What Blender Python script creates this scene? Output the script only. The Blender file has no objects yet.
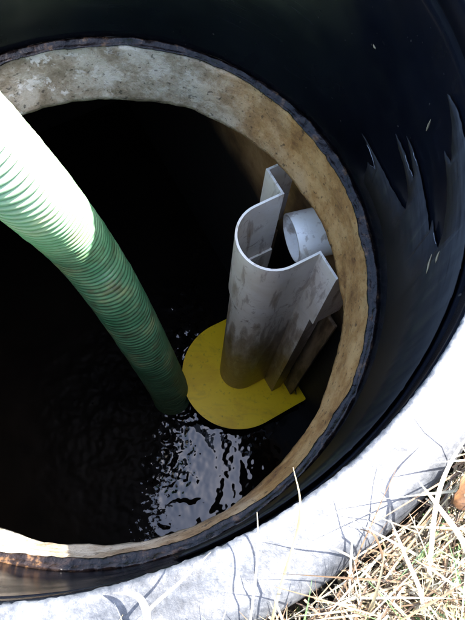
import bpy, bmesh, math, random
from mathutils import Vector, Matrix, noise, geometry
random.seed(7)
scene = bpy.context.scene
COL = scene.collection
PI = math.pi

# ------------------------------------------------------------------ camera
cam_d = bpy.data.cameras.new('camera')
cam = bpy.data.objects.new('camera', cam_d)
COL.objects.link(cam)
TILT, ROLL = 0.33448, 0.15433
CAM = Vector((0.18569, -0.31296, 0.81993))
cam.matrix_world = Matrix.Translation(CAM) @ (Matrix.Rotation(TILT, 4, 'X') @ Matrix.Rotation(ROLL, 4, 'Z'))
cam_d.sensor_fit = 'VERTICAL'
cam_d.sensor_height = 36.0
cam_d.sensor_width = 27.0
cam_d.lens = 36.0 * 655.75 / 620.0
cam_d.clip_start = 0.01
cam_d.clip_end = 500.0
scene.camera = cam

# ------------------------------------------------------------------ sky and sun
SUN_EL, SUN_AZ = math.radians(57.5), math.radians(24.5)      # azimuth measured from +X towards +Y
world = bpy.data.worlds.new('World')
scene.world = world
world.use_nodes = True
wn = world.node_tree.nodes
bg = wn['Background']
sky = wn.new('ShaderNodeTexSky')
sky.sky_type = 'NISHITA'
sky.sun_disc = False
sky.sun_elevation = SUN_EL
sky.sun_rotation = PI / 2 - SUN_AZ
sky.air_density = 0.85
sky.dust_density = 2.2
sky.ozone_density = 1.6
world.node_tree.links.new(sky.outputs[0], bg.inputs[0])
bg.inputs[1].default_value = 0.15

sun_d = bpy.data.lights.new('sun', 'SUN')
sun_d.energy = 4.0
sun_d.angle = math.radians(0.53)
sun_d.color = (1.0, 0.95, 0.87)
sun = bpy.data.objects.new('sun', sun_d)
COL.objects.link(sun)
sdir = Vector((math.cos(SUN_EL) * math.cos(SUN_AZ), math.cos(SUN_EL) * math.sin(SUN_AZ), math.sin(SUN_EL)))
sun.rotation_euler = sdir.to_track_quat('Z', 'Y').to_euler()
sun.location = sdir * 10

vs = scene.view_settings
vs.view_transform = 'Standard'
vs.look = 'None'
vs.gamma = 1.0
vs.use_curve_mapping = False
vs.exposure = 3.5

# ------------------------------------------------------------------ node helpers
def mat(name):
    m = bpy.data.materials.new(name)
    m.use_nodes = True
    nt = m.node_tree
    return m, nt, nt.nodes['Principled BSDF'], nt.nodes['Material Output']

def N(nt, typ, **kw):
    n = nt.nodes.new(typ)
    for k, v in kw.items():
        if k in ('ins',):
            for kk, vv in v.items():
                n.inputs[kk].default_value = vv
        else:
            setattr(n, k, v)
    return n

def coords(nt, scale=(1, 1, 1), loc=(0, 0, 0), kind='Object'):
    tc = N(nt, 'ShaderNodeTexCoord')
    mp = N(nt, 'ShaderNodeMapping')
    mp.inputs['Scale'].default_value = scale
    mp.inputs['Location'].default_value = loc
    nt.links.new(tc.outputs[kind], mp.inputs[0])
    return mp.outputs[0]

def tex(nt, vec, scale, detail=6, rough=0.55, dist=0.0):
    n = N(nt, 'ShaderNodeTexNoise')
    n.inputs['Scale'].default_value = scale
    n.inputs['Detail'].default_value = detail
    n.inputs['Roughness'].default_value = rough
    n.inputs['Distortion'].default_value = dist
    nt.links.new(vec, n.inputs['Vector'])
    return n.outputs['Fac']

def ramp(nt, fac, stops, interp='LINEAR'):
    r = N(nt, 'ShaderNodeValToRGB')
    cr = r.color_ramp
    cr.interpolation = interp
    while len(cr.elements) < len(stops):
        cr.elements.new(0.5)
    for e, (p, c) in zip(cr.elements, stops):
        e.position = p
        if not hasattr(c, '__len__'):
            c = (c, c, c)
        e.color = (c[0], c[1], c[2], 1)
    nt.links.new(fac, r.inputs[0])
    return r.outputs[0]

def mix(nt, fac, a, b, mode='MIX'):
    m = N(nt, 'ShaderNodeMix', data_type='RGBA', blend_type=mode)
    for sock, v in ((m.inputs[0], fac), (m.inputs[6], a), (m.inputs[7], b)):
        if isinstance(v, (int, float)):
            sock.default_value = v
        elif isinstance(v, tuple):
            sock.default_value = (v[0], v[1], v[2], 1)
        else:
            nt.links.new(v, sock)
    return m.outputs[2]

def math_n(nt, op, a, b=0.0, clamp=False):
    m = N(nt, 'ShaderNodeMath', operation=op, use_clamp=clamp)
    for i, v in enumerate((a, b)):
        if isinstance(v, (int, float)):
            m.inputs[i].default_value = v
        else:
            nt.links.new(v, m.inputs[i])
    return m.outputs[0]

def maprange(nt, v, a, b, c=0.0, d=1.0):
    m = N(nt, 'ShaderNodeMapRange')
    nt.links.new(v, m.inputs[0])
    for i, x in enumerate((a, b, c, d)):
        m.inputs[1 + i].default_value = x
    return m.outputs[0]

def bump(nt, bsdf, h, strength=0.4, dist=0.002):
    b = N(nt, 'ShaderNodeBump')
    b.inputs['Strength'].default_value = strength
    b.inputs['Distance'].default_value = dist
    nt.links.new(h, b.inputs['Height'])
    nt.links.new(b.outputs[0], bsdf.inputs['Normal'])

def sepz(nt, vec, ax=2):
    s = N(nt, 'ShaderNodeSeparateXYZ')
    nt.links.new(vec, s.inputs[0])
    return s.outputs[ax]

# ------------------------------------------------------------------ materials
def m_concrete_lid():
    m, nt, b, o = mat('lid_concrete')
    v = coords(nt)
    big = tex(nt, v, 3.2, 3)
    mid = tex(nt, v, 19, 10, 0.72)
    fine = tex(nt, v, 160, 6, 0.75)
    base = ramp(nt, mid, [(0.36, (0.15, 0.115, 0.072)), (0.48, (0.28, 0.235, 0.17)), (0.57, (0.43, 0.39, 0.32))])
    # ochre iron staining on the outlet side, pale lime on the other
    side = math_n(nt, 'ADD', sepz(nt, v, 0), math_n(nt, 'MULTIPLY', math_n(nt, 'SUBTRACT', big, 0.5), 0.5))
    ochre = maprange(nt, side, 0.06, 0.24)
    och = ramp(nt, mid, [(0.34, (0.17, 0.075, 0.018)), (0.48, (0.36, 0.19, 0.055)), (0.60, (0.49, 0.30, 0.115))])
    c = mix(nt, ochre, base, och)
    lime = maprange(nt, tex(nt, v, 26, 8, 0.7, 0.25), 0.53, 0.57)
    lime = math_n(nt, 'MULTIPLY', lime, maprange(nt, sepz(nt, v, 0), 0.02, -0.18))
    c = mix(nt, math_n(nt, 'MULTIPLY', lime, 0.85), c, (0.66, 0.64, 0.60))
    pit = ramp(nt, fine, [(0.33, 0.35), (0.42, 1.0)])
    c = mix(nt, 1.0, c, pit, 'MULTIPLY')
    speck = ramp(nt, tex(nt, v, 110, 3, 0.5), [(0.63, 1.0), (0.69, 0.35)])
    c = mix(nt, 1.0, c, speck, 'MULTIPLY')
    nt.links.new(c, b.inputs['Base Color'])
    b.inputs['Roughness'].default_value = 0.85
    h = math_n(nt, 'ADD', math_n(nt, 'MULTIPLY', mid, 0.8), math_n(nt, 'MULTIPLY', fine, 0.35))
    bump(nt, b, h, 1.0, 0.008)
    return m

def m_tank_wall():
    m, nt, b, o = mat('stained_tank_concrete')
    v = coords(nt)
    mid = tex(nt, v, 16, 8, 0.65)
    c = ramp(nt, mid, [(0.3, (0.16, 0.085, 0.03)), (0.5, (0.38, 0.22, 0.085)), (0.7, (0.52, 0.34, 0.16))])
    z = math_n(nt, 'ADD', sepz(nt, v, 2), math_n(nt, 'MULTIPLY', tex(nt, v, 6, 4), 0.08))
    # black sludge crust below the old water line at the outlet pipe
    sl = maprange(nt, z, -0.40, -0.52)
    c = mix(nt, sl, c, (0.012, 0.010, 0.008))
    nt.links.new(c, b.inputs['Base Color'])
    b.inputs['Roughness'].default_value = 0.7
    bump(nt, b, mid, 0.6, 0.006)
    return m

def m_sludge():
    m, nt, b, o = mat('black_sludge_coat')
    v = coords(nt)
    c = ramp(nt, tex(nt, v, 12, 5), [(0.3, (0.006, 0.005, 0.004)), (0.7, (0.018, 0.014, 0.010))])
    nt.links.new(c, b.inputs['Base Color'])
    b.inputs['Roughness'].default_value = 0.75
    return m

def m_black_plastic():
    m, nt, b, o = mat('black_riser_plastic')
    v = coords(nt)
    n1 = tex(nt, v, 9, 6, 0.6)
    c = ramp(nt, n1, [(0.3, (0.0012, 0.0015, 0.0028)), (0.7, (0.003, 0.0036, 0.0058))])
    vs_ = coords(nt, (1.2, 1.2, 34))
    scr = math_n(nt, 'MULTIPLY', ramp(nt, tex(nt, vs_, 5, 6, 0.7, 0.15), [(0.60, 0.0), (0.70, 1.0)]), ramp(nt, tex(nt, v, 5, 4), [(0.45, 0.0), (0.62, 1.0)]))
    c = mix(nt, math_n(nt, 'MULTIPLY', scr, 0.45), c, (0.045, 0.045, 0.05))       # scuffs running round the wall
    spk = ramp(nt, tex(nt, v, 160, 2, 0.5), [(0.73, 0.0), (0.78, 1.0)])
    c = mix(nt, math_n(nt, 'MULTIPLY', spk, 0.25), c, (0.08, 0.07, 0.06))
    nt.links.new(c, b.inputs['Base Color'])
    nt.links.new(ramp(nt, tex(nt, v, 14, 5), [(0.3, 0.16), (0.7, 0.30)]), b.inputs['Roughness'])
    b.inputs['Specular IOR Level'].default_value = 0.06
    bump(nt, b, tex(nt, v, 45, 3), 0.05, 0.002)
    return m

def m_lip():
    m, nt, b, o = mat('dusty_lip_plastic')
    v = coords(nt)
    d = tex(nt, v, 26, 8, 0.7)
    f = tex(nt, v, 220, 5, 0.7)
    big = tex(nt, v, 5, 3)
    s = math_n(nt, 'ADD', math_n(nt, 'ADD', math_n(nt, 'MULTIPLY', d, 0.45), math_n(nt, 'MULTIPLY', f, 0.3)), math_n(nt, 'MULTIPLY', big, 0.25))
    c = ramp(nt, s, [(0.40, (0.008, 0.0095, 0.0125)), (0.47, (0.022, 0.0245, 0.0295)), (0.58, (0.066, 0.069, 0.075))])
    nt.links.new(c, b.inputs['Base Color'])
    b.inputs['Roughness'].default_value = 0.6
    bump(nt, b, f, 0.35, 0.0015)
    return m

def m_mastic():
    m, nt, b, o = mat('butyl_sealant')
    v = coords(nt)
    n1 = tex(nt, v, 55, 6, 0.65)
    c = ramp(nt, n1, [(0.42, (0.003, 0.0022, 0.0022)), (0.58, (0.012, 0.008, 0.007)), (0.70, (0.10, 0.055, 0.026))])
    nt.links.new(c, b.inputs['Base Color'])
    b.inputs['Roughness'].default_value = 0.20
    b.inputs['Specular IOR Level'].default_value = 0.17
    bump(nt, b, tex(nt, v, 70, 5, 0.6), 0.5, 0.004)
    return m

def m_pvc(name, dirt, lowz, topz, blots=0.8):
    m, nt, b, o = mat(name)
    v = coords(nt)
    n1 = tex(nt, v, 14, 7, 0.65, 0.4)
    st = tex(nt, coords(nt, (9, 9, 1.6)), 5, 7, 0.6, 0.3)
    fine = tex(nt, v, 70, 5, 0.7)
    white = ramp(nt, n1, [(0.3, (0.76, 0.70, 0.58)), (0.6, (0.88, 0.85, 0.77))])
    brown = ramp(nt, fine, [(0.3, (0.10, 0.052, 0.016)), (0.7, (0.30, 0.18, 0.07))])
    low = maprange(nt, sepz(nt, v, 2), topz, lowz)
    k = math_n(nt, 'ADD', math_n(nt, 'MULTIPLY', st, 0.75), math_n(nt, 'MULTIPLY', low, dirt))
    fac = ramp(nt, k, [(0.42, 0.0), (0.46, 0.40), (0.54, 0.7), (0.68, 0.97)])
    c = mix(nt, fac, white, brown)
    blot = math_n(nt, 'MULTIPLY', ramp(nt, tex(nt, v, 38, 7, 0.75, 0.8), [(0.56, 0.0), (0.62, 1.0)]), ramp(nt, n1, [(0.44, 0.0), (0.56, blots)]))
    c = mix(nt, blot, c, brown)
    nt.links.new(c, b.inputs['Base Color'])
    b.inputs['Roughness'].default_value = 0.36
    bump(nt, b, fine, 0.12, 0.001)
    return m

def m_yellow():
    m, nt, b, o = mat('yellow_plastic')
    v = coords(nt)
    n1 = tex(nt, v, 10, 7, 0.6, 0.5)
    c = ramp(nt, n1, [(0.28, (0.76, 0.45, 0.002)), (0.46, (0.93, 0.62, 0.003)), (0.8, (0.95, 0.66, 0.006))])
    f = tex(nt, v, 60, 5, 0.7)
    smear = tex(nt, coords(nt, (1, 3, 1)), 7, 7, 0.7, 1.0)
    c = mix(nt, ramp(nt, smear, [(0.54, 0.0), (0.72, 0.45)]), c, (0.30, 0.17, 0.012))
    c = mix(nt, ramp(nt, f, [(0.60, 0.0), (0.70, 0.6)]), c, (0.16, 0.09, 0.01))
    nt.links.new(c, b.inputs['Base Color'])
    b.inputs['Specular IOR Level'].default_value = 0.2
    b.inputs['Roughness'].default_value = 0.35
    return m

def m_hose():
    m, nt, b, o = mat('green_hose_plastic')
    v = coords(nt)
    n1 = tex(nt, v, 11, 6, 0.6)
    c = ramp(nt, n1, [(0.3, (0.06, 0.22, 0.11)), (0.52, (0.14, 0.36, 0.19)), (0.68, (0.36, 0.44, 0.20))])
    dirt = ramp(nt, tex(nt, v, 24, 8, 0.75, 0.5), [(0.50, 0.0), (0.62, 0.7)])
    c = mix(nt, dirt, c, (0.10, 0.075, 0.04))
    dry = maprange(nt, math_n(nt, 'ADD', sepz(nt, v, 2), math_n(nt, 'MULTIPLY', n1, 0.3)), -0.10, 0.28)  # height mask for the length painted pale as if in sun
    c = mix(nt, math_n(nt, 'MULTIPLY', dry, 0.5), c, (0.62, 0.70, 0.56))      # upper length painted paler to look sunlit, green below
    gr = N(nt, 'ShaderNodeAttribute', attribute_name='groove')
    c = mix(nt, math_n(nt, 'MULTIPLY', gr.outputs['Fac'], 0.88), c, (0.030, 0.060, 0.040))   # darker colour in the grooves between the ribs
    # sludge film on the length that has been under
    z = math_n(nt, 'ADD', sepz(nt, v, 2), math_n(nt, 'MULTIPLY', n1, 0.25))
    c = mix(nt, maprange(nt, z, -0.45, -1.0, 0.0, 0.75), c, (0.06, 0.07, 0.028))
    nt.links.new(c, b.inputs['Base Color'])
    b.inputs['Roughness'].default_value = 0.28
    tr = N(nt, 'ShaderNodeBsdfTranslucent')
    tr.inputs[0].default_value = (0.22, 0.50, 0.30, 1)
    mx = N(nt, 'ShaderNodeMixShader')
    mx.inputs[0].default_value = 0.36
    nt.links.new(b.outputs[0], mx.inputs[1])
    nt.links.new(tr.outputs[0], mx.inputs[2])
    nt.links.new(mx.outputs[0], o.inputs[0])
    bump(nt, b, tex(nt, v, 90, 4), 0.15, 0.001)
    return m

def m_water():
    m, nt, b, o = mat('black_sewage')
    v = coords(nt)
    c = ramp(nt, tex(nt, v, 7, 5), [(0.3, (0.0025, 0.0022, 0.002)), (0.7, (0.006, 0.005, 0.004))])
    nt.links.new(c, b.inputs['Base Color'])
    # sky reflection dimmed in the material away from the outlet, as if blocked
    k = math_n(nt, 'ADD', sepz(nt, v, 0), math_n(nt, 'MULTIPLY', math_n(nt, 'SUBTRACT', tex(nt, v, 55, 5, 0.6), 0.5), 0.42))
    dim = maprange(nt, k, 0.060, 0.042)
    nt.links.new(maprange(nt, dim, 0, 1, 0.03, 0.4), b.inputs['Roughness'])
    nt.links.new(maprange(nt, dim, 0, 1, 0.40, 0.02), b.inputs['Specular IOR Level'])
    b.inputs['IOR'].default_value = 1.45
    return m

def m_simple(name, stops, scale=20, rough=0.7, trans=0.0, vscale=(1, 1, 1), bmp=0.3):
    m, nt, b, o = mat(name)
    v = coords(nt, vscale)
    f = tex(nt, v, scale, 5, 0.6)
    c = ramp(nt, f, stops)
    nt.links.new(c, b.inputs['Base Color'])
    b.inputs['Roughness'].default_value = rough
    if bmp:
        bump(nt, b, f, bmp, 0.002)
    if trans:
        t = N(nt, 'ShaderNodeBsdfTranslucent')
        nt.links.new(c, t.inputs[0])
        mx = N(nt, 'ShaderNodeMixShader')
        mx.inputs[0].default_value = trans
        nt.links.new(b.outputs[0], mx.inputs[1])
        nt.links.new(t.outputs[0], mx.inputs[2])
        nt.links.new(mx.outputs[0], o.inputs[0])
    return m

def m_film():
    m, nt, b, o = mat('dried_film')
    at = N(nt, 'ShaderNodeAttribute', attribute_name='thin')
    uv = N(nt, 'ShaderNodeUVMap')
    mp = N(nt, 'ShaderNodeMapping')
    mp.inputs['Scale'].default_value = (1.0, 14.0, 1.0)
    nt.links.new(uv.outputs[0], mp.inputs[0])
    s = tex(nt, mp.outputs[0], 3.0, 7, 0.65, 0.3)
    k = math_n(nt, 'MULTIPLY', ramp(nt, s, [(0.36, 0.38), (0.60, 1.0)]), at.outputs['Fac'])
    c = mix(nt, k, (0.0016, 0.0019, 0.003), (0.021, 0.0215, 0.0235))
    nt.links.new(c, b.inputs['Base Color'])
    b.inputs['Roughness'].default_value = 0.42
    b.inputs['Specular IOR Level'].default_value = 0.10
    return m

MLID, MWALL, MSLUDGE, MBLACK, MLIP, MMASTIC = m_concrete_lid(), m_tank_wall(), m_sludge(), m_black_plastic(), m_lip(), m_mastic()
MPVC1 = m_pvc('stained_white_plastic', 0.03, 0.68, 0.96, 0.6)      # heights above the plate, the parts' own origin
MPVC2 = m_pvc('sludge_stained_plastic', 0.38, 0.10, 0.72)
MPIPE = m_pvc('white_pipe_plastic', -0.03, -0.5, -0.2, 0.15)
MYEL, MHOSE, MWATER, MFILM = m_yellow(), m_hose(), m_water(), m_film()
MSOIL = m_simple('soil', [(0.3, (0.008, 0.0055, 0.0035)), (0.6, (0.022, 0.015, 0.009)), (0.8, (0.045, 0.03, 0.018))], 30, 0.95, bmp=0.9)
MSTRAW = m_simple('dry_straw', [(0.3, (0.14, 0.105, 0.055)), (0.7, (0.27, 0.22, 0.13))], 30, 0.6, 0.25, bmp=0)
MSTRAWP = m_simple('bleached_straw', [(0.3, (0.34, 0.29, 0.19)), (0.7, (0.50, 0.45, 0.33))], 30, 0.6, 0.2, bmp=0)
MSTRAWB = m_simple('brown_straw', [(0.3, (0.045, 0.025, 0.012)), (0.7, (0.11, 0.065, 0.03))], 30, 0.7, 0.15, bmp=0)
MGREEN = m_simple('green_blade', [(0.3, (0.06, 0.12, 0.045)), (0.7, (0.13, 0.20, 0.08))], 30, 0.5, 0.35, bmp=0)
MLEAF = m_simple('dead_leaf', [(0.35, (0.035, 0.014, 0.004)), (0.5, (0.10, 0.042, 0.010)), (0.68, (0.17, 0.085, 0.028))], 60, 0.7, 0.25)
MCRUST = m_simple('pale_crust', [(0.35, (0.05, 0.055, 0.06)), (0.6, (0.24, 0.25, 0.27))], 90, 0.7, bmp=0)
MSTRIP = m_simple('brown_strip', [(0.40, (0.07, 0.04, 0.018)), (0.55, (0.22, 0.15, 0.085)), (0.8, (0.36, 0.27, 0.17))], 4, 0.6, vscale=(9, 9, 1.6), bmp=0)
MROD = m_simple('pale_rod', [(0.3, (0.4, 0.36, 0.3)), (0.7, (0.6, 0.56, 0.5))], 50, 0.4, bmp=0)

# ------------------------------------------------------------------ object helpers
def link(name, me, m=None, parent=None, smooth=True):
    o = bpy.data.objects.new(name, me)
    COL.objects.link(o)
    if m:
        for mm in (m if isinstance(m, (list, tuple)) else [m]):
            me.materials.append(mm)
    if parent:
        o.parent = parent
    if smooth:
        for p in me.polygons:
            p.use_smooth = True
    return o

def build(name, verts, faces, m=None, parent=None, smooth=True):
    me = bpy.data.meshes.new(name)
    me.from_pydata([tuple(v) for v in verts], [], faces)
    me.update()
    return link(name, me, m, parent, smooth)

def empty(name, label, cat, loc=(0, 0, 0), group=None):
    o = bpy.data.objects.new(name, None)
    COL.objects.link(o)
    o.location = loc
    o.empty_display_size = 0.05
    o['label'], o['category'] = label, cat
    if group:
        o['group'] = group
    return o

def tag(o, label=None, cat=None, group=None, kind=None):
    for k, v in (('label', label), ('category', cat), ('group', group), ('kind', kind)):
        if v:
            o[k] = v
    return o

def nz(x, y, z, s, seed=0.0):
    return noise.noise(Vector((x * s + seed, y * s - seed * 1.7, z * s + seed * 0.3)))

def lathe(profile, segs, closed=True, disp=None):
    """profile: list of (r, z); disp(theta, i, r, z) -> (r, z)"""
    V, F = [], []
    n = len(profile)
    for s in range(segs):
        t = 2 * PI * s / segs
        for i, (r, z) in enumerate(profile):
            if disp:
                r, z = disp(t, i, r, z)
            V.append((r * math.cos(t), r * math.sin(t), z))
    for s in range(segs):
        s2 = (s + 1) % segs
        for i in range(n if closed else n - 1):
            j = (i + 1) % n
            F.append((s * n + i, s2 * n + i, s2 * n + j, s * n + j))
    return V, F

def tube(path, rad, segs=8, cap=True):
    """path list of Vectors, rad number or list"""
    V, F = [], []
    n = len(path)
    up = None
    for i, p in enumerate(path):
        a = path[max(i - 1, 0)]
        b = path[min(i + 1, n - 1)]
        t = (b - a).normalized()
        if up is None:
            up = Vector((0, 0, 1)) if abs(t.z) < 0.9 else Vector((1, 0, 0))
        x = (up - t * up.dot(t)).normalized()
        y = t.cross(x)
        up = x
        r = rad[i] if hasattr(rad, '__len__') else rad
        for k in range(segs):
            a2 = 2 * PI * k / segs
            V.append(p + x * (r * math.cos(a2)) + y * (r * math.sin(a2)))
    for i in range(n - 1):
        for k in range(segs):
            k2 = (k + 1) % segs
            F.append((i * segs + k, i * segs + k2, (i + 1) * segs + k2, (i + 1) * segs + k))
    if cap:
        F.append(tuple(range(segs))[::-1])
        F.append(tuple((n - 1) * segs + k for k in range(segs)))
    return V, F

def bezier_path(pts, per=12):
    """Catmull-Rom through pts"""
    P = [Vector(p) for p in pts]
    P = [2 * P[0] - P[1]] + P + [2 * P[-1] - P[-2]]
    out = []
    for i in range(1, len(P) - 2):
        for k in range(per):
            t = k / per
            a, b, c, d = P[i - 1], P[i], P[i + 1], P[i + 2]
            out.append(0.5 * ((2 * b) + (c - a) * t + (2 * a - 5 * b + 4 * c - d) * t * t + (3 * b - a - 3 * c + d) * t ** 3))
    out.append(P[-2])
    return out

# ------------------------------------------------------------------ the tank
W = Vector((0.605, -0.796, 0)).normalized()      # along the outlet wall
NI = Vector((-W.y, W.x, 0)) * -1                 # from the outlet wall into the tank
if NI.x > 0:
    NI = -NI
MID = Vector((0.2785, 0.209, 0))                 # middle of the baffle's mouth
OFF0 = -MID.dot(NI)
WALL_OFF = 0.433
def P(along, off, z):
    """along the outlet wall, off = distance from pit axis towards the wall"""
    return MID + W * along - NI * (off - OFF0) + Vector((0, 0, z))

WATER_Z = -1.20
LID_T = 0.107
tank = empty('septic_tank', 'buried concrete tank with ochre stained round access opening in its lid', 'tank')

# lid: flared round hole in a thick slab
prof = []
for k in range(15):                              # inner face, bottom to top
    u = k / 14
    prof.append((0.350 + 0.0177 * u, -LID_T + LID_T * u))
prof = [(0.90, -LID_T - 0.002), (0.60, -LID_T - 0.002), (0.40, -LID_T - 0.002), (0.362, -LID_T - 0.002)] + prof + [(0.380, 0.0015), (0.42, 0.0), (0.60, 0.0), (0.90, 0.0)]
def lid_disp(t, i, r, z):
    if r > 0.5:
        return r, z
    x, y = math.cos(t), math.sin(t)
    a = nz(x, y, z * 6, 3.2, 4) * 0.0045 + nz(x, y, z * 8, 11, 1) * 0.0022 + nz(x, y, z * 9, 34, 2) * 0.0012
    zz = z + (nz(x, y, 0, 6, 9) * 0.004 + nz(x, y, 0, 25, 9) * 0.0016 if z < -0.09 else nz(x, y, z, 30, 3) * 0.0008)
    return r + a, zz
V, F = lathe(prof, 420, True, lid_disp)
tag(build('lid', V, F, MLID, tank), 'mottled concrete ring, grey with lime on one side and ochre by the outlet')

# outlet wall with a rough round hole for the pipe
PIPE_Z = -0.275
PIPE_R = 0.046
HOLE_R = 0.058
def wall_with_hole():
    V, F = [], []
    n = 64
    def ringpt(k, rr, off, jag=0.0):
        a = 2 * PI * k / n
        r = rr + jag * nz(math.cos(a), math.sin(a), 0, 3.5, 5)
        return P(r * math.cos(a), off, PIPE_Z + r * math.sin(a))
    def sq(k, off):
        a = 2 * PI * k / n
        c, s = math.cos(a), math.sin(a)
        m_ = max(abs(c), abs(s))
        x, y = c / m_ * 1.0, s / m_
        zz = PIPE_Z + (y * (-LID_T - 0.0025 - PIPE_Z) if y > 0 else y * 1.39)
        return P(x * 1.1, off, zz)
    rings = [[sq(k, WALL_OFF + 0.12) for k in range(n)], [sq(k, WALL_OFF) for k in range(n)]]
    for w_ in (0.75, 0.5, 0.3, 0.15, 0.05):
        rings.append([ringpt(k, HOLE_R, WALL_OFF, 0.018).lerp(sq(k, WALL_OFF), w_) for k in range(n)])
    rings += [[ringpt(k, HOLE_R, WALL_OFF, 0.018) for k in range(n)], [ringpt(k, HOLE_R * 0.98, WALL_OFF + 0.05, 0.01) for k in range(n)], [ringpt(k, HOLE_R * 0.96, WALL_OFF + 0.12, 0.01) for k in range(n)]]
    for r in rings:
        V += r
    for i in range(len(rings) - 1):
        for k in range(n):
            k2 = (k + 1) % n
            F.append((i * n + k, i * n + k2, (i + 1) * n + k2, (i + 1) * n + k))
    return V, F
V, F = wall_with_hole()
tag(build('outlet_wall', V, F, MWALL, tank, False), 'brown stained concrete end wall around the outlet pipe')

def slab(a0, a1, o0, o1, z0, z1):
    V = [P(a, o, z) for z in (z0, z1) for a, o in ((a0, o0), (a1, o0), (a1, o1), (a0, o1))]
    F = [(3, 2, 1, 0), (4, 5, 6, 7), (0, 1, 5, 4), (1, 2, 6, 5), (2, 3, 7, 6), (3, 0, 4, 7)]
    return V, F
for args in ((-1.22, -1.10, -2.0, WALL_OFF + 0.12, -1.665, -LID_T - 0.003), (1.10, 1.22, -2.0, WALL_OFF + 0.12, -1.665, -LID_T - 0.003), (-1.10, 1.10, -2.0, -1.88, -1.665, -LID_T - 0.003)):
    build('side_wall', *slab(*args), MSLUDGE, tank, False)
build('tank_floor', *slab(-1.22, 1.22, -2.0, WALL_OFF + 0.12, -1.78, -1.667), MSLUDGE, tank, False)
# the slab beyond the round part of the lid, closing the tank over
def roof():
    V, F = [], []
    n = 96
    inner, outer = [], []
    for k in range(n):
        a = 2 * PI * k / n
        d = Vector((math.cos(a), math.sin(a), 0))
        inner.append(d * 0.895)
        # box in wall coordinates
        al, of = d.dot(W), -d.dot(NI)
        ts = []
        base_al = -MID.dot(W)
        if al > 1e-6: ts.append((1.22 - base_al) / al)
        if al < -1e-6: ts.append((-1.22 - base_al) / al)
        if of > 1e-6: ts.append((1.05) / of)
        if of < -1e-6: ts.append((-2.0) / of)
        outer.append(d * max(0.93, min(ts)))
    for z in (-LID_T - 0.001, -0.002):
        V += [p + Vector((0, 0, z)) for p in inner] + [p + Vector((0, 0, z)) for p in outer]
    for k in range(n):
        k2 = (k + 1) % n
        F += [(k2, k, n + k, n + k2), (2 * n + k, 2 * n + k2, 3 * n + k2, 3 * n + k), (k, k2, 2 * n + k2, 2 * n + k), (n + k2, n + k, 3 * n + k, 3 * n + k2)]
    return V, F
build('lid_slab', *roof(), MLID, tank, False)

# ------------------------------------------------------------------ sewage surface
HX, HY = 0.042, 0.075                            # where the hose dips in
def water_h(x, y):
    d = math.hypot(x - HX, y - HY)
    near = math.exp(-((d - 0.05) / 0.30) ** 2) if d > 0.05 else 1.0
    lf = min(1.0, max(0.0, (0.13 - x + 0.10 * nz(x, y, 0, 7, 12)) / 0.12))
    amp = 0.75 + 2.4 * lf
    a = amp * near * (0.0022 * nz(x, y, 0, 22, 3) + 0.0012 * nz(x, y, 0, 48, 6) + 0.0007 * nz(x, y, 0.0, 90, 8))
    a += 0.0008 * math.sin(d * 150 + 3 * nz(x, y, 0, 8, 1)) * math.exp(-d / 0.10) * (0.3 + lf)
    a += 0.0012 * nz(x, y, 0, 4.5, 2) + 0.00030 * nz(x, y, 0, 16, 4) + 0.00012 * nz(x, y, 0, 60, 14) * (0.3 + near)
    return a
V, F = [], []
GN = 330
for j in range(GN + 1):
    for i in range(GN + 1):
        x, y = -0.60 + 1.2 * i / GN, -0.65 + 1.2 * j / GN
        V.append((x, y, WATER_Z + water_h(x, y)))
for j in range(GN):
    for i in range(GN):
        a = j * (GN + 1) + i
        F.append((a, a + 1, a + GN + 2, a + GN + 1))
# flat apron out to the tank walls
edge = [(-0.60, -0.65), (0.60, -0.65), (0.60, 0.55), (-0.60, 0.55)]
big = [(-2.6, -2.6), (2.6, -2.6), (2.6, 2.6), (-2.6, 2.6)]
b0 = len(V)
V += [(x, y, WATER_Z - 0.001) for x, y in edge + big]
for k in range(4):
    k2 = (k + 1) % 4
    F.append((b0 + 4 + k, b0 + 4 + k2, b0 + k2, b0 + k))
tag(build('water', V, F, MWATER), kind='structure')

# ------------------------------------------------------------------ riser
RH = 0.393
riser = empty('riser_pipe', 'black plastic riser pipe with dusty pale lip standing on the tank lid', 'riser')
RW = 0.3765
prof = [(RW + 0.004, 0.004), (RW - 0.001, 0.010), (RW - 0.0003, 0.022), (RW, 0.036), (RW, 0.050), (RW, 0.061)]
for k in range(1, 24):
    z = 0.061 + (0.340 - 0.061) * k / 23
    prof.append((RW, z))
prof += [(RW + 0.0035, 0.3425), (RW + 0.0035, 0.3465), (RW, 0.349), (RW, 0.37), (RW, RH - 0.006), (RW + 0.010, RH - 0.006), (RW + 0.012, 0.2), (RW + 0.012, 0.004)]
def rd(t, i, r, z):
    x, y = math.cos(t), math.sin(t)
    return r + nz(x, y, z * 2, 2.2, 6) * 0.0016 + nz(x, y, z * 8, 9, 7) * 0.0004, z
V, F = lathe(prof, 300, True, rd)
build('inner_wall', V, F, MBLACK, riser)
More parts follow.
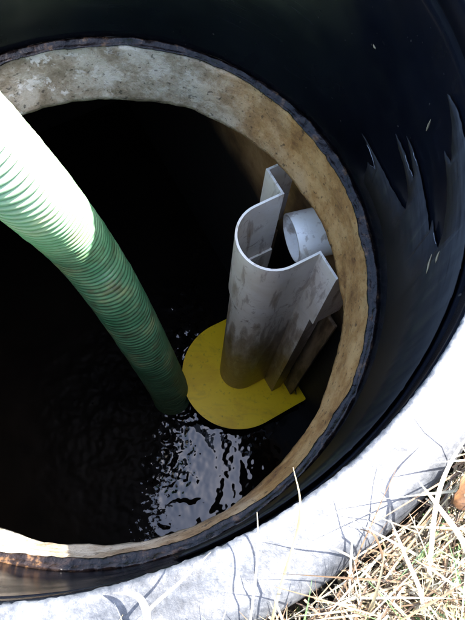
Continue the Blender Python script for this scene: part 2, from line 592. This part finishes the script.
# lip: cut top edge and first corrugation outside it
lp = [(RW - 0.0008, RH - 0.0055), (RW - 0.0012, RH - 0.0005), (RW + 0.0015, RH + 0.0012), (RW + 0.006, RH + 0.001), (RW + 0.012, RH - 0.0008), (RW + 0.020, RH - 0.0042), (RW + 0.0265, RH - 0.0058), (RW + 0.034, RH - 0.0048), (RW + 0.043, RH - 0.011), (RW + 0.049, RH - 0.019), (RW + 0.052, RH - 0.030),
      (RW + 0.049, RH - 0.042), (RW + 0.041, RH - 0.052), (RW + 0.036, RH - 0.064), (RW + 0.040, RH - 0.078), (RW + 0.050, RH - 0.090), (RW + 0.054, RH - 0.105), (RW + 0.050, RH - 0.125), (RW + 0.0305, RH - 0.14), (RW + 0.0305, 0.004), (RW + 0.0135, 0.004), (RW + 0.0135, RH - 0.0055)]
def lpd(t, i, r, z):
    x, y = math.cos(t), math.sin(t)
    rr, zz = r, z
    if i <= 2 or i == len(lp) - 1:
        rr += nz(x, y, 0, 2.2, 6) * 0.0016
        if i in (0, 1, 2):
            rr += nz(x, y, i * 0.01, 120, 3) * 0.0011 + nz(x, y, i * .02, 45, 4) * 0.0008
            zz += nz(x, y, i * 0.01, 100, 5) * 0.0012
    elif i < 18:
        rr += nz(x, y, z, 3, 8) * 0.003
        zz += nz(x, y, r * 10, 7, 8) * 0.0022 + nz(x, y, r * 12, 26, 8) * 0.0011
    return rr, zz
V, F = lathe(lp, 900, True, lpd)
tag(build('lip', V, F, MLIP, riser), 'dusty pale grey rim of the riser bleached by sun')

# sealant rope in the joint
def mastic():
    V, F = [], []
    n, k_ = 1500, 20
    for s in range(n):
        t = 2 * PI * s / n
        x, y = math.cos(t), math.sin(t)
        rc = 0.3722 + nz(x, y, 0, 3.2, 2) * 0.0022 + nz(x, y, 0, 12, 5) * 0.0012
        wi = 0.0100 + nz(x, y, 0, 2.6, 7) * 0.0058 + nz(x, y, 0, 9, 8) * 0.0034     # how far it is squeezed inwards
        wi = max(0.0035, wi)
        for k in range(k_):
            a = 2 * PI * k / k_
            c_, s_ = math.cos(a), math.sin(a)
            rx = 0.0072 if c_ > 0 else wi
            lump = 1 + 0.16 * nz(x, y, c_ * 0.06 + s_ * 0.03, 18, 3) + 0.10 * nz(x, y, c_ * 0.05, 48, 6)
            # fat glossy rope outside, thin flattened tongue inside, groove between
            hgt = (0.0078 if c_ > -0.15 else 0.0030) * (0.85 + 0.35 * nz(x, y, c_ * .1, 22, 2))
            V.append(((rc + rx * c_ * lump) * x, (rc + rx * c_ * lump) * y, 0.0035 + hgt * s_ * lump))
    for s in range(n):
        s2 = (s + 1) % n
        for k in range(k_):
            k2 = (k + 1) % k_
            F.append((s * k_ + k, s2 * k_ + k, s2 * k_ + k2, s * k_ + k2))
    return V, F
tag(build('sealant_bead', *mastic(), MMASTIC), 'lumpy black sealant rope squeezed along the joint of riser and lid', 'sealant')

# dried film with ragged tongues on the riser wall (angle in degrees, height)
FILM = [(26.347, 0.049), (27.665, 0.084), (24.727, 0.097), (28.645, 0.105), (32.381, 0.106), (25.216, 0.111), (19.042, 0.12), (12.95, 0.141), (11.326, 0.151), (12.547, 0.167), (16.801, 0.173), (21.548, 0.175), (24.116, 0.181), (20.177, 0.185), (16.41, 0.186), (13.793, 0.193), (17.558, 0.199), (21.358, 0.203), (17.624, 0.207), (11.936, 0.21), (7.974, 0.213), (1.66, 0.221), (3.124, 0.23), (-1.158, 0.241), (-3.37, 0.253), (-1.471, 0.264), (3.115, 0.272), (11.106, 0.277), (7.748, 0.288), (13.47, 0.304), (17.581, 0.309), (14.0, 0.318), (2.0, 0.327), (-14, 0.333), (-40, 0.330), (-62, 0.315), (-64, 0.12), (-40, 0.075), (-14, 0.068), (4, 0.064), (15, 0.060)]
def cylp(th, z, r):
    a = math.radians(th)
    return Vector((r * math.cos(a), r * math.sin(a), z))
def ragged(poly, closed=True):
    out = []
    for i, (a, b) in enumerate(zip(poly, poly[1:] + poly[:1] if closed else poly[1:])):
        L = math.hypot((b[0] - a[0]) * 0.0066, b[1] - a[1])
        k_ = max(1, int(L / 0.006))
        for k in range(k_):
            u = k / k_
            th, z = a[0] + (b[0] - a[0]) * u, a[1] + (b[1] - a[1]) * u
            if k:
                th += random.uniform(-0.18, 0.18)
                z += random.uniform(-0.0011, 0.0011)
            out.append((th, z))
    return out
def film(name, poly, parent, r=RW - 0.0035):
    bm = bmesh.new()
    S = 0.0066
    bm.faces.new([bm.verts.new((th * S, z, 0)) for th, z in poly])
    ths = [p[0] for p in poly]
    t = min(ths) + 1.0
    while t < max(ths):
        bmesh.ops.bisect_plane(bm, geom=bm.verts[:] + bm.edges[:] + bm.faces[:], plane_co=(t * S, 0, 0), plane_no=(1, 0, 0))
        t += 1.5
    bmesh.ops.triangulate(bm, faces=bm.faces[:])
    me = bpy.data.meshes.new(name)
    bm.to_mesh(me)
    bm.free()
    uvl = me.uv_layers.new(name='UVMap')
    for lp_ in me.loops:
        v = me.vertices[lp_.vertex_index].co
        uvl.data[lp_.index].uv = (v.x * 6, v.y * 6)
    at = me.attributes.new('thin', 'FLOAT', 'POINT')
    for v in me.vertices:
        th = v.co.x / S
        at.data[v.index].value = max(0.0, min(1.0, (th + 30) / 32)) * max(0.25, min(1, (v.co.y - 0.05) / 0.05))
        v.co = cylp(th, v.co.y, r)
    o = link(name, me, MFILM, parent)
    sm = o.modifiers.new('thickness', 'SOLIDIFY')
    sm.thickness = 0.0010
    sm.offset = 0
    return o
poly = ragged(FILM)
fo = tag(film('dried_film', poly, riser), 'thin grey dried film with ragged pointed tongues on black wall')
def crust(line, rad=0.00036):
    pts = [cylp(th, z, RW - 0.0042) for th, z in line]
    return tube(pts, [rad * random.uniform(0.35, 1.3) for _ in pts], 5)
cut = min(range(len(poly)), key=lambda i_: (poly[i_][0] - 7.748) ** 2 + ((poly[i_][1] - 0.288) * 150) ** 2)
tipline = poly[:cut]
# only the edges of the tongues carry a pale crust, broken in places
run = []
for i, q in enumerate(tipline + [None]):
    if q and nz(q[0] * 0.6, q[1] * 60, 0, 1.0, 3) > -0.07:
        run.append(q)
    else:
        if len(run) > 3:
            build('crust_edge', *crust(run), MCRUST, fo)
        run = []
# ------------------------------------------------------------------ outlet pipe
def pipe():
    V, F = [], []
    n = 72
    offs = [(0.352, PIPE_R - 0.0045), (0.352, PIPE_R - 0.0008), (0.3528, PIPE_R), (0.38, PIPE_R), (0.46, PIPE_R), (0.60, PIPE_R), (0.80, PIPE_R), (0.80, PIPE_R - 0.0045), (0.6, PIPE_R - 0.0045), (0.40, PIPE_R - 0.0045)]
    for off, r in offs:
        for k in range(n):
            a = 2 * PI * k / n
            sk = (off - WALL_OFF) * 0.24             # the stub comes in slightly askew
            V.append(P(0.004 + sk + r * math.cos(a), off - 0.22 * r * math.cos(a), PIPE_Z + r * math.sin(a)))
    m_ = len(offs)
    for i in range(m_):
        j = (i + 1) % m_
        for k in range(n):
            k2 = (k + 1) % n
            F.append((i * n + k, i * n + k2, j * n + k2, j * n + k))
    return V, F
po = build('outlet_pipe', *pipe(), MPIPE)
tag(po, 'short white plastic outlet pipe stub coming through the tank wall', 'pipe')

# ------------------------------------------------------------------ outlet baffle
TOPZ, BOTZ, SEAMZ = -0.18, -1.13, -0.405
baffle = empty('outlet_baffle', 'stained white plastic outlet baffle hung round the pipe, yellow plate at its foot', 'baffle', tuple(P(0, OFF0, BOTZ)))
def omega(r, depth, fl, lip, arc=22):
    """mouth corners at along = +-r; returns list of (along, inward) from lip to lip"""
    pts = [(-r - fl, -lip), (-r - fl, 0), (-r, 0)]
    leg = depth - r
    for k in range(1, 4):
        pts.append((-r, leg * k / 3))
    for k in range(1, arc):
        a = PI - PI * k / arc
        pts.append((r * math.cos(a), leg + r * math.sin(a)))
    for k in range(3, -1, -1):
        pts.append((r, leg * k / 3))
    pts += [(r + fl, 0), (r + fl, -lip)]
    return pts
def shell(name, pts, z0, z1, th, m, parent, wav=0.0):
    """extrude a profile vertically with real thickness"""
    n = len(pts)
    nor = []
    for i in range(n):
        def d(a, b):
            v = Vector((b[0] - a[0], b[1] - a[1]))
            return v.normalized()
        if i == 0: t = d(pts[0], pts[1]); nn = Vector((-t.y, t.x))
        elif i == n - 1: t = d(pts[-2], pts[-1]); nn = Vector((-t.y, t.x))
        else:
            t1, t2 = d(pts[i - 1], pts[i]), d(pts[i], pts[i + 1])
            n1, n2 = Vector((-t1.y, t1.x)), Vector((-t2.y, t2.x))
            nn = (n1 + n2).normalized()
            nn = nn / max(0.5, nn.dot(n1))
        nor.append(nn)
    loops = [Vector(p) + q * (th / 2) for p, q in zip(pts, nor)] + [Vector(p) - q * (th / 2) for p, q in reversed(list(zip(pts, nor)))]
    V, F = [], []
    L = len(loops)
    zs = [z1 + (z0 - z1) * k / 14 for k in range(15)]
    for z in zs:
        for q in loops:
            w = wav * nz(q.x * 5, q.y * 5, z * 3, 1.0, 3)
            V.append(P(q.x + w, OFF0 - q.y - w * 0.5, z) - Vector(baffle.location))
    for j in range(len(zs) - 1):
        for k in range(L):
            k2 = (k + 1) % L
            F.append((j * L + k, (j + 1) * L + k, (j + 1) * L + k2, j * L + k2))
    for k in range(n - 1):
        F.append((k, k + 1, L - 2 - k, L - 1 - k))
        b_ = (len(zs) - 1) * L
        F.append((b_ + k + 1, b_ + k, b_ + L - 1 - k, b_ + L - 2 - k))
    me = bpy.data.meshes.new(name)
    me.from_pydata([tuple(v) for v in V], [], F)
    bm = bmesh.new(); bm.from_mesh(me)
    bmesh.ops.recalc_face_normals(bm, faces=bm.faces)
    for f_ in bm.faces:
        f_.smooth = True
    for e in bm.edges:
        if len(e.link_faces) == 2 and e.calc_face_angle(0) > math.radians(28):
            e.smooth = False
    bm.to_mesh(me); bm.free()
    return link(name, me, m, parent, smooth=False)
BR = 0.0625
tag(shell('upper_section', omega(BR, 0.118, 0.053, 0.062), SEAMZ - 0.012, TOPZ, 0.0042, MPVC1, baffle, 0.003), 'cleaner pale upper section of the baffle')
tag(shell('lower_section', omega(BR - 0.0050, 0.1125, 0.046, 0.030), BOTZ + 0.003, SEAMZ + 0.004, 0.0042, MPVC2, baffle, 0.003), 'brown streaked lower section of the baffle')
def bx(name, a0, a1, o0, o1, z0, z1, m, parent, bev=0.0012, loc=None):
    V, F = slab(a0, a1, o0, o1, z0, z1)
    me = bpy.data.meshes.new(name)
    me.from_pydata([tuple(v - Vector(baffle.location)) for v in V], [], F)
    bm = bmesh.new(); bm.from_mesh(me)
    bmesh.ops.bevel(bm, geom=bm.edges[:], offset=bev, segments=1, affect='EDGES')
    bmesh.ops.recalc_face_normals(bm, faces=bm.faces)
    bm.to_mesh(me); bm.free()
    return link(name, me, m, parent, False)
# wall strips on each side of the lower section
bx('mounting_strip', 0.100, 0.142, 0.388, 0.396, BOTZ + 0.02, -0.440, MSTRIP, baffle)
bx('mounting_strip', -0.142, -0.100, 0.388, 0.396, BOTZ + 0.02, -0.440, MSTRIP, baffle)
# yellow deflector plate: half round towards the tank, square towards the wall
def plate():
    pts = []
    R_, c_al, c_of = 0.170, 0.006, OFF0 - 0.063
    for k in range(49):
        a = PI + PI * k / 48
        pts.append((c_al + R_ * math.cos(a), c_of + R_ * math.sin(a)))
    pts += [(c_al + R_ * 0.985, 0.428), (c_al + R_ * 0.55, 0.428), (c_al - R_ * 0.55, 0.428), (c_al - R_ * 0.985, 0.428)]
    bm = bmesh.new()
    vs_ = [bm.verts.new(P(a, o_, BOTZ - 0.006) - Vector(baffle.location)) for a, o_ in pts]
    f = bm.faces.new(vs_)
    r = bmesh.ops.extrude_face_region(bm, geom=[f])
    bmesh.ops.translate(bm, verts=[e for e in r['geom'] if isinstance(e, bmesh.types.BMVert)], vec=(0, 0, 0.008))
    bmesh.ops.recalc_face_normals(bm, faces=bm.faces)
    ed = [e for e in bm.edges if len(e.link_faces) == 2 and e.calc_face_angle(0) > 1.0]
    bmesh.ops.bevel(bm, geom=ed, offset=0.002, segments=2, affect='EDGES')
    me = bpy.data.meshes.new('deflector_plate'); bm.to_mesh(me); bm.free()
    return link('deflector_plate', me, MYEL, baffle, False)
tag(plate(), 'bright yellow flat plate with a rounded end')
def rod(a, b, r, name, m, parent):
    V, F = tube([a - Vector(baffle.location), b - Vector(baffle.location)], r, 8)
    return build(name, V, F, m, parent)
rod(P(0.105, 0.39, -0.98), P(0.150, 0.40, -1.09), 0.0022, 'pin', MROD, baffle)

# ------------------------------------------------------------------ suction hose
HR = 0.0560
hp = [(-1.30, 0.32, 0.375), (-0.95, 0.22, 0.400), (-0.66, 0.14, 0.455), (-0.44, 0.105, 0.475), (-0.305, 0.085, 0.45), (-0.196, 0.073, 0.335), (-0.152, 0.080, 0.190), (-0.122, 0.098, 0.02), (-0.106, 0.143, -0.25), (-0.068, 0.136, -0.45), (-0.021, 0.115, -0.74), (0.024, 0.092, -1.06), (0.042, 0.075, -1.22), (0.06, 0.055, -1.45)]
path = bezier_path(hp, 60)
# resample evenly
acc = [0.0]
for a, b in zip(path, path[1:]):
    acc.append(acc[-1] + (b - a).length)
PITCH = 0.0150
step = PITCH / 10
pts, i, s = [], 0, 0.0
while s < acc[-1]:
    while acc[i + 1] < s:
        i += 1
    u = (s - acc[i]) / (acc[i + 1] - acc[i])
    pts.append(path[i].lerp(path[i + 1], u))
    s += step
def hose():
    V, F = [], []
    seg = 48
    up = Vector((0, 0, 1))
    n = len(pts)
    for i, p in enumerate(pts):
        t = (pts[min(i + 1, n - 1)] - pts[max(i - 1, 0)]).normalized()
        x = (up - t * up.dot(t)).normalized()
        y = t.cross(x)
        up = x
        for k in range(seg):
            a = 2 * PI * k / seg
            ph = i / 10 + k / seg
            fr = ph - math.floor(ph)
            rib = 1 - abs(math.cos(PI * fr)) ** 5.0
            r = HR - 0.0040 + 0.0058 * rib * (0.95 + 0.16 * nz(i * 0.05, k * 0.11, 0, 1.0, 4)) + 0.0006 * nz(p.x * 40, p.z * 40, a, 1.0)
            V.append(p + x * (r * math.cos(a)) + y * (r * math.sin(a)))
    for i in range(n - 1):
        for k in range(seg):
            k2 = (k + 1) % seg
            F.append((i * seg + k, i * seg + k2, (i + 1) * seg + k2, (i + 1) * seg + k))
    return V, F
HV, HF = hose()
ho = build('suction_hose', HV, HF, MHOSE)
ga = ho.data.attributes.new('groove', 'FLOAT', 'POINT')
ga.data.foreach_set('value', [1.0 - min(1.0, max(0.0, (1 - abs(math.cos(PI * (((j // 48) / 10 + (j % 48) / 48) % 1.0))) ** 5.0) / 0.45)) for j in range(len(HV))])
tag(ho, 'green ribbed suction hose running over the lip down into the sewage', 'hose')

# ------------------------------------------------------------------ ground and grass
GZ = 0.345
def ground_h(x, y):
    r = math.hypot(x, y)
    k = min(1.0, max(0.0, (r - 0.44) / 0.1))
    return GZ - 0.02 * (1 - k) + 0.012 * nz(x, y, 0, 5, 2) + 0.006 * nz(x, y, 0, 19, 2) + min(3.0, r * 0.01) * nz(x, y, 0, 0.15, 2) * (1 if r > 3 else 0)
V, F = [], []
radii = [0.425]
while radii[-1] < 120:
    radii.append(radii[-1] + max(0.012, (radii[-1] - 0.40) * 0.09))
SG = 240
for r in radii:
    for s in range(SG):
        t = 2 * PI * s / SG
        x, y = r * math.cos(t), r * math.sin(t)
        V.append((x, y, ground_h(x, y)))
for i in range(len(radii) - 1):
    for s in range(SG):
        s2 = (s + 1) % SG
        F.append((i * SG + s, (i + 1) * SG + s, (i + 1) * SG + s2, i * SG + s2))
tag(build('ground', V, F, MSOIL), kind='structure')

def blade(p, az, lean, L, w, curl, seg=6, twist=0.0):
    """a folded grass blade: returns verts, faces; lean 0 = upright, 1.5 = flat"""
    V, F = [], []
    q = Vector(p)
    d_az = Vector((math.cos(az), math.sin(az), 0))
    ang = lean
    side0 = Vector((-math.sin(az), math.cos(az), 0))
    for k in range(seg + 1):
        u = k / seg
        ww = w * (1 - u ** 2.2) * (0.7 + 0.3 * min(1, u * 6)) + 0.0002
        t = d_az * math.sin(ang) + Vector((0, 0, 1)) * math.cos(ang)
        nrm = side0.cross(t)
        tw = twist * u
        sd = side0 * math.cos(tw) + nrm * math.sin(tw)
        up_ = nrm * math.cos(tw) - side0 * math.sin(tw)
        V += [q - sd * ww * 0.5, q + up_ * ww * 0.16, q + sd * ww * 0.5]
        q = q + t * (L / seg)
        ang += curl / seg
    for k in range(seg):
        a = 3 * k
        F += [(a, a + 1, a + 4, a + 3), (a + 1, a + 2, a + 5, a + 4)]
    return V, F

def field(name, n, rfun, spec, mats, seed):
    rnd = random.Random(seed)
    V, F, MI = [], [], []
    for _ in range(n):
        r, t = rfun(rnd)
        x, y = r * math.cos(t), r * math.sin(t)
        sp = spec(rnd, r, t)
        v, f = blade((x, y, ground_h(x, y) + sp['dz']), sp['az'], sp['lean'], sp['L'], sp['w'], sp['curl'], sp.get('seg', 5), sp.get('tw', 0))
        bad = False
        for q in v:
            rq = math.hypot(q[0], q[1])
            if rq < RW + 0.003 or (rq < RW + 0.056 and q[2] < RH + 0.002 - max(0, rq - RW - 0.035) * 1.6):
                bad = True
                break
        if bad:
            continue
        b_ = len(V)
        V += v
        F += [tuple(i_ + b_ for i_ in ff) for ff in f]
        MI += [sp['m']] * len(f)
    me = bpy.data.meshes.new(name)
    me.from_pydata([tuple(v) for v in V], [], F)
    me.polygons.foreach_set('material_index', MI)
    me.update()
    o = link(name, me, mats, None, True)
    return o
MATS = [MSTRAWP, MSTRAW, MSTRAWB, MGREEN]
def rnear(rnd):
    return 0.437 + 0.55 * rnd.random() ** 1.5, rnd.uniform(-PI, PI)
def rvis(rnd):
    return 0.422 + 0.22 * rnd.random() ** 1.5, math.radians(rnd.uniform(-75, -15))
def thatch(rnd, r, t):
    c = rnd.random()
    return dict(dz=rnd.uniform(0.0, 0.018) + (rnd.uniform(0.01, 0.045) if r < 0.47 else 0), az=rnd.uniform(-PI, PI), lean=rnd.uniform(1.25, 1.62), L=rnd.uniform(0.02, 0.13), w=rnd.uniform(0.0006, 0.0019), curl=rnd.uniform(-0.5, 0.5), m=0 if c < 0.26 else 1 if c < 0.58 else 2, seg=4, tw=rnd.uniform(-2, 2))
def upright(rnd, r, t):
    c = rnd.random()
    # blades close to the riser lean outwards so they do not pierce it
    az = t + rnd.gauss(0, 0.75) if r < 0.50 else rnd.uniform(-PI, PI)
    return dict(dz=-0.004, az=az, lean=rnd.uniform(0.25, 1.05), L=rnd.uniform(0.05, 0.13), w=rnd.uniform(0.0010, 0.0030), curl=rnd.uniform(0.1, 1.2), m=0 if c < 0.34 else 1 if c < 0.54 else 2 if c < 0.64 else 3, seg=5, tw=rnd.uniform(-1.2, 1.2))
tag(field('grass', 9000, rnear, lambda a, b, c: thatch(a, b, c) if a.random() < 0.6 else upright(a, b, c), MATS, 3), 'matted dry straw and sparse green grass round the riser', 'grass', kind='stuff')
tag(field('grass', 9500, rvis, lambda a, b, c: thatch(a, b, c) if a.random() < 0.6 else upright(a, b, c), MATS, 11), 'thick bleached straw thatch against the dusty lip', 'grass', kind='stuff')

def rover(rnd):
    return rnd.uniform(0.432, 0.475), math.radians(rnd.uniform(-82, -22))
def over(rnd, r, t):
    c = rnd.random()
    return dict(dz=rnd.uniform(0.0, 0.03), az=t + PI + rnd.gauss(0, 0.9), lean=rnd.uniform(0.15, 0.7), L=rnd.uniform(0.05, 0.105), w=rnd.uniform(0.0008, 0.0028), curl=rnd.uniform(0.3, 1.3), m=0 if c < 0.55 else 1 if c < 0.85 else 3, seg=8, tw=rnd.uniform(-1, 1))
tag(field('grass', 110, rover, over, MATS, 23), 'bleached blades toppling inward over the edge of the lip', 'grass', kind='stuff')

# single stalks standing up over the lip
STALKS = [
    ([(0.2316, -0.2706, 0.455), (0.2385, -0.2867, 0.447), (0.2409, -0.3031, 0.432), (0.2392, -0.3276, 0.41), (0.238, -0.352, 0.39), (0.243, -0.385, 0.345)], 0.0016, MSTRAW, 'longest tan stalk bending across the lip above the sealant'),
    ([(0.2172, -0.2957, 0.43), (0.2203, -0.3078, 0.42), (0.2226, -0.3244, 0.41), (0.2239, -0.3456, 0.40), (0.228, -0.40, 0.345)], 0.0010, MSTRAWP, 'short thin straw tip poking past the lip edge'),
    ([(0.1945, -0.3206, 0.432), (0.18, -0.339, 0.42), (0.1638, -0.3584, 0.41), (0.15, -0.385, 0.395), (0.14, -0.44, 0.345)], 0.0022, MSTRAWP, 'straight pale blade lying across the lip by a curled one'),
    ([(0.1425, -0.3513, 0.406), (0.1545, -0.3491, 0.418), (0.1613, -0.353, 0.416), (0.1661, -0.3667, 0.405), (0.175, -0.42, 0.345)], 0.0042, MSTRAWP, 'wide curled bleached blade with its tip on the lip'),
    ([(0.2831, -0.2951, 0.402), (0.2875, -0.2962, 0.409), (0.2926, -0.2989, 0.405), (0.302, -0.309, 0.388), (0.318, -0.33, 0.345)], 0.0014, MSTRAWB, 'dark brown hooked stalk over the pale lip'),
    ([(0.3125, -0.2616, 0.415), (0.3279, -0.2762, 0.412), (0.3477, -0.292, 0.398), (0.375, -0.31, 0.35)], 0.0036, MSTRAWP, 'broad bleached blade pointing inward beside the dead leaf'),
    ([(0.3423, -0.2277, 0.425), (0.3281, -0.2494, 0.43), (0.3236, -0.2726, 0.42), (0.3313, -0.3067, 0.39), (0.345, -0.34, 0.345)], 0.0030, MSTRAWP, 'long bleached blade arching along the lip past the dead leaf'),
    ([(0.2951, -0.2883, 0.425), (0.3063, -0.3062, 0.42), (0.3258, -0.3293, 0.395), (0.34, -0.35, 0.345)], 0.0026, MSTRAWP, 'thin bleached blade rising beside the dark hooked stalk'),
]
for ps, w, m, lab in STALKS:
    cl = bezier_path(ps, 8)
    n_ = len(cl)
    base = cl[-1].copy()
    V, F = [], []
    for k, q in enumerate(cl):
        t = (cl[min(k + 1, n_ - 1)] - cl[max(k - 1, 0)]).normalized()
        sd = t.cross(Vector((0, 0, 1))).normalized()
        up_ = sd.cross(t)
        u = 1 - k / (n_ - 1)
        ww = w * (1 - u ** 3) + 0.0003
        V += [q - base - sd * ww * 0.5, q - base + up_ * ww * 0.22, q - base + sd * ww * 0.5]
    for k in range(n_ - 1):
        a = 3 * k
        F += [(a, a + 1, a + 4, a + 3), (a + 1, a + 2, a + 5, a + 4)]
    o = build('grass_stalk', V, F, m)
    o.location = base
    tag(o, lab, 'stalk', 'single stalks over the lip')

# curled dead leaf in the straw
def leaf():
    V, F = [], []
    nu, nv = 10, 6
    for i in range(nu + 1):
        u = i / nu
        w = 0.013 * math.sin(PI * min(1, u * 0.96 + 0.03)) ** 0.7 + 0.0006
        for j in range(nv + 1):
            v = j / nv * 2 - 1
            V.append((u * 0.045 - 0.022, v * w * (1 + 0.12 * math.sin(u * 23)), 0.007 * v * v + 0.004 * math.sin(u * 5) + 0.0012 * math.sin(v * 9 + u * 6)))
    for i in range(nu):
        for j in range(nv):
            a = i * (nv + 1) + j
            F.append((a, a + 1, a + nv + 2, a + nv + 1))
    return V, F
V, F = leaf()
lo = build('dead_leaf', V, F, MLEAF)
lo.location = (0.357, -0.253, 0.392)
lo.rotation_euler = (0.35, -0.2, 0.9)
lo.modifiers.new('thickness', 'SOLIDIFY').thickness = 0.0005
tag(lo, 'curled orange brown dead leaf lying in the straw', 'leaf')

# straw bits stuck to the black wall
for th, z, ang, L, lab in ((17.5, 0.259, 1.4, 0.016, 'upright straw sliver stuck above the pointed film tongues'), (37.0, 0.233, 0.3, 0.006, 'tiny tan speck of straw high on bare black wall'), (-4.6, 0.233, 0.5, 0.020, 'tan straw shred stuck amid the grey film'), (-5.2, 0.258, 0.7, 0.012, 'smaller straw shred stuck beside a longer one')):
    c = cylp(th, z, RW - 0.0050)
    tdir = Vector((-math.sin(math.radians(th)), math.cos(math.radians(th)), 0)) * math.cos(ang) + Vector((0, 0, 1)) * math.sin(ang)
    pts_ = [tdir * (L * (k / 4 - 0.5)) + Vector((0, 0, 0.0006 * math.sin(k * 2.1))) for k in range(5)]
    V, F = tube(pts_, [0.0003, 0.0009, 0.0011, 0.0008, 0.0002], 6)
    o = build('straw_bit', V, F, MSTRAW)
    o.location = c
    tag(o, lab, 'straw', 'straw bits on the riser wall')

# small bubbles drifting round the hose
rb = random.Random(5)
V, F = [], []
for _ in range(70):
    a, d = rb.uniform(-PI, PI), 0.065 + abs(rb.gauss(0, 0.10))
    x, y, r = HX + d * math.cos(a), HY + d * math.sin(a), rb.uniform(0.0010, 0.0034)
    b_ = len(V)
    for j in range(3):
        for k in range(8):
            ph, th = j * 0.5, 2 * PI * k / 8
            V.append((x + r * math.cos(ph) * math.cos(th), y + r * math.cos(ph) * math.sin(th), WATER_Z + water_h(x, y) - 0.0003 + r * 0.8 * math.sin(ph)))
    V.append((x, y, WATER_Z + water_h(x, y) + r * 0.8))
    for j in range(2):
        for k in range(8):
            F.append((b_ + j * 8 + k, b_ + j * 8 + (k + 1) % 8, b_ + (j + 1) * 8 + (k + 1) % 8, b_ + (j + 1) * 8 + k))
    for k in range(8):
        F.append((b_ + 16 + k, b_ + 16 + (k + 1) % 8, b_ + 24))
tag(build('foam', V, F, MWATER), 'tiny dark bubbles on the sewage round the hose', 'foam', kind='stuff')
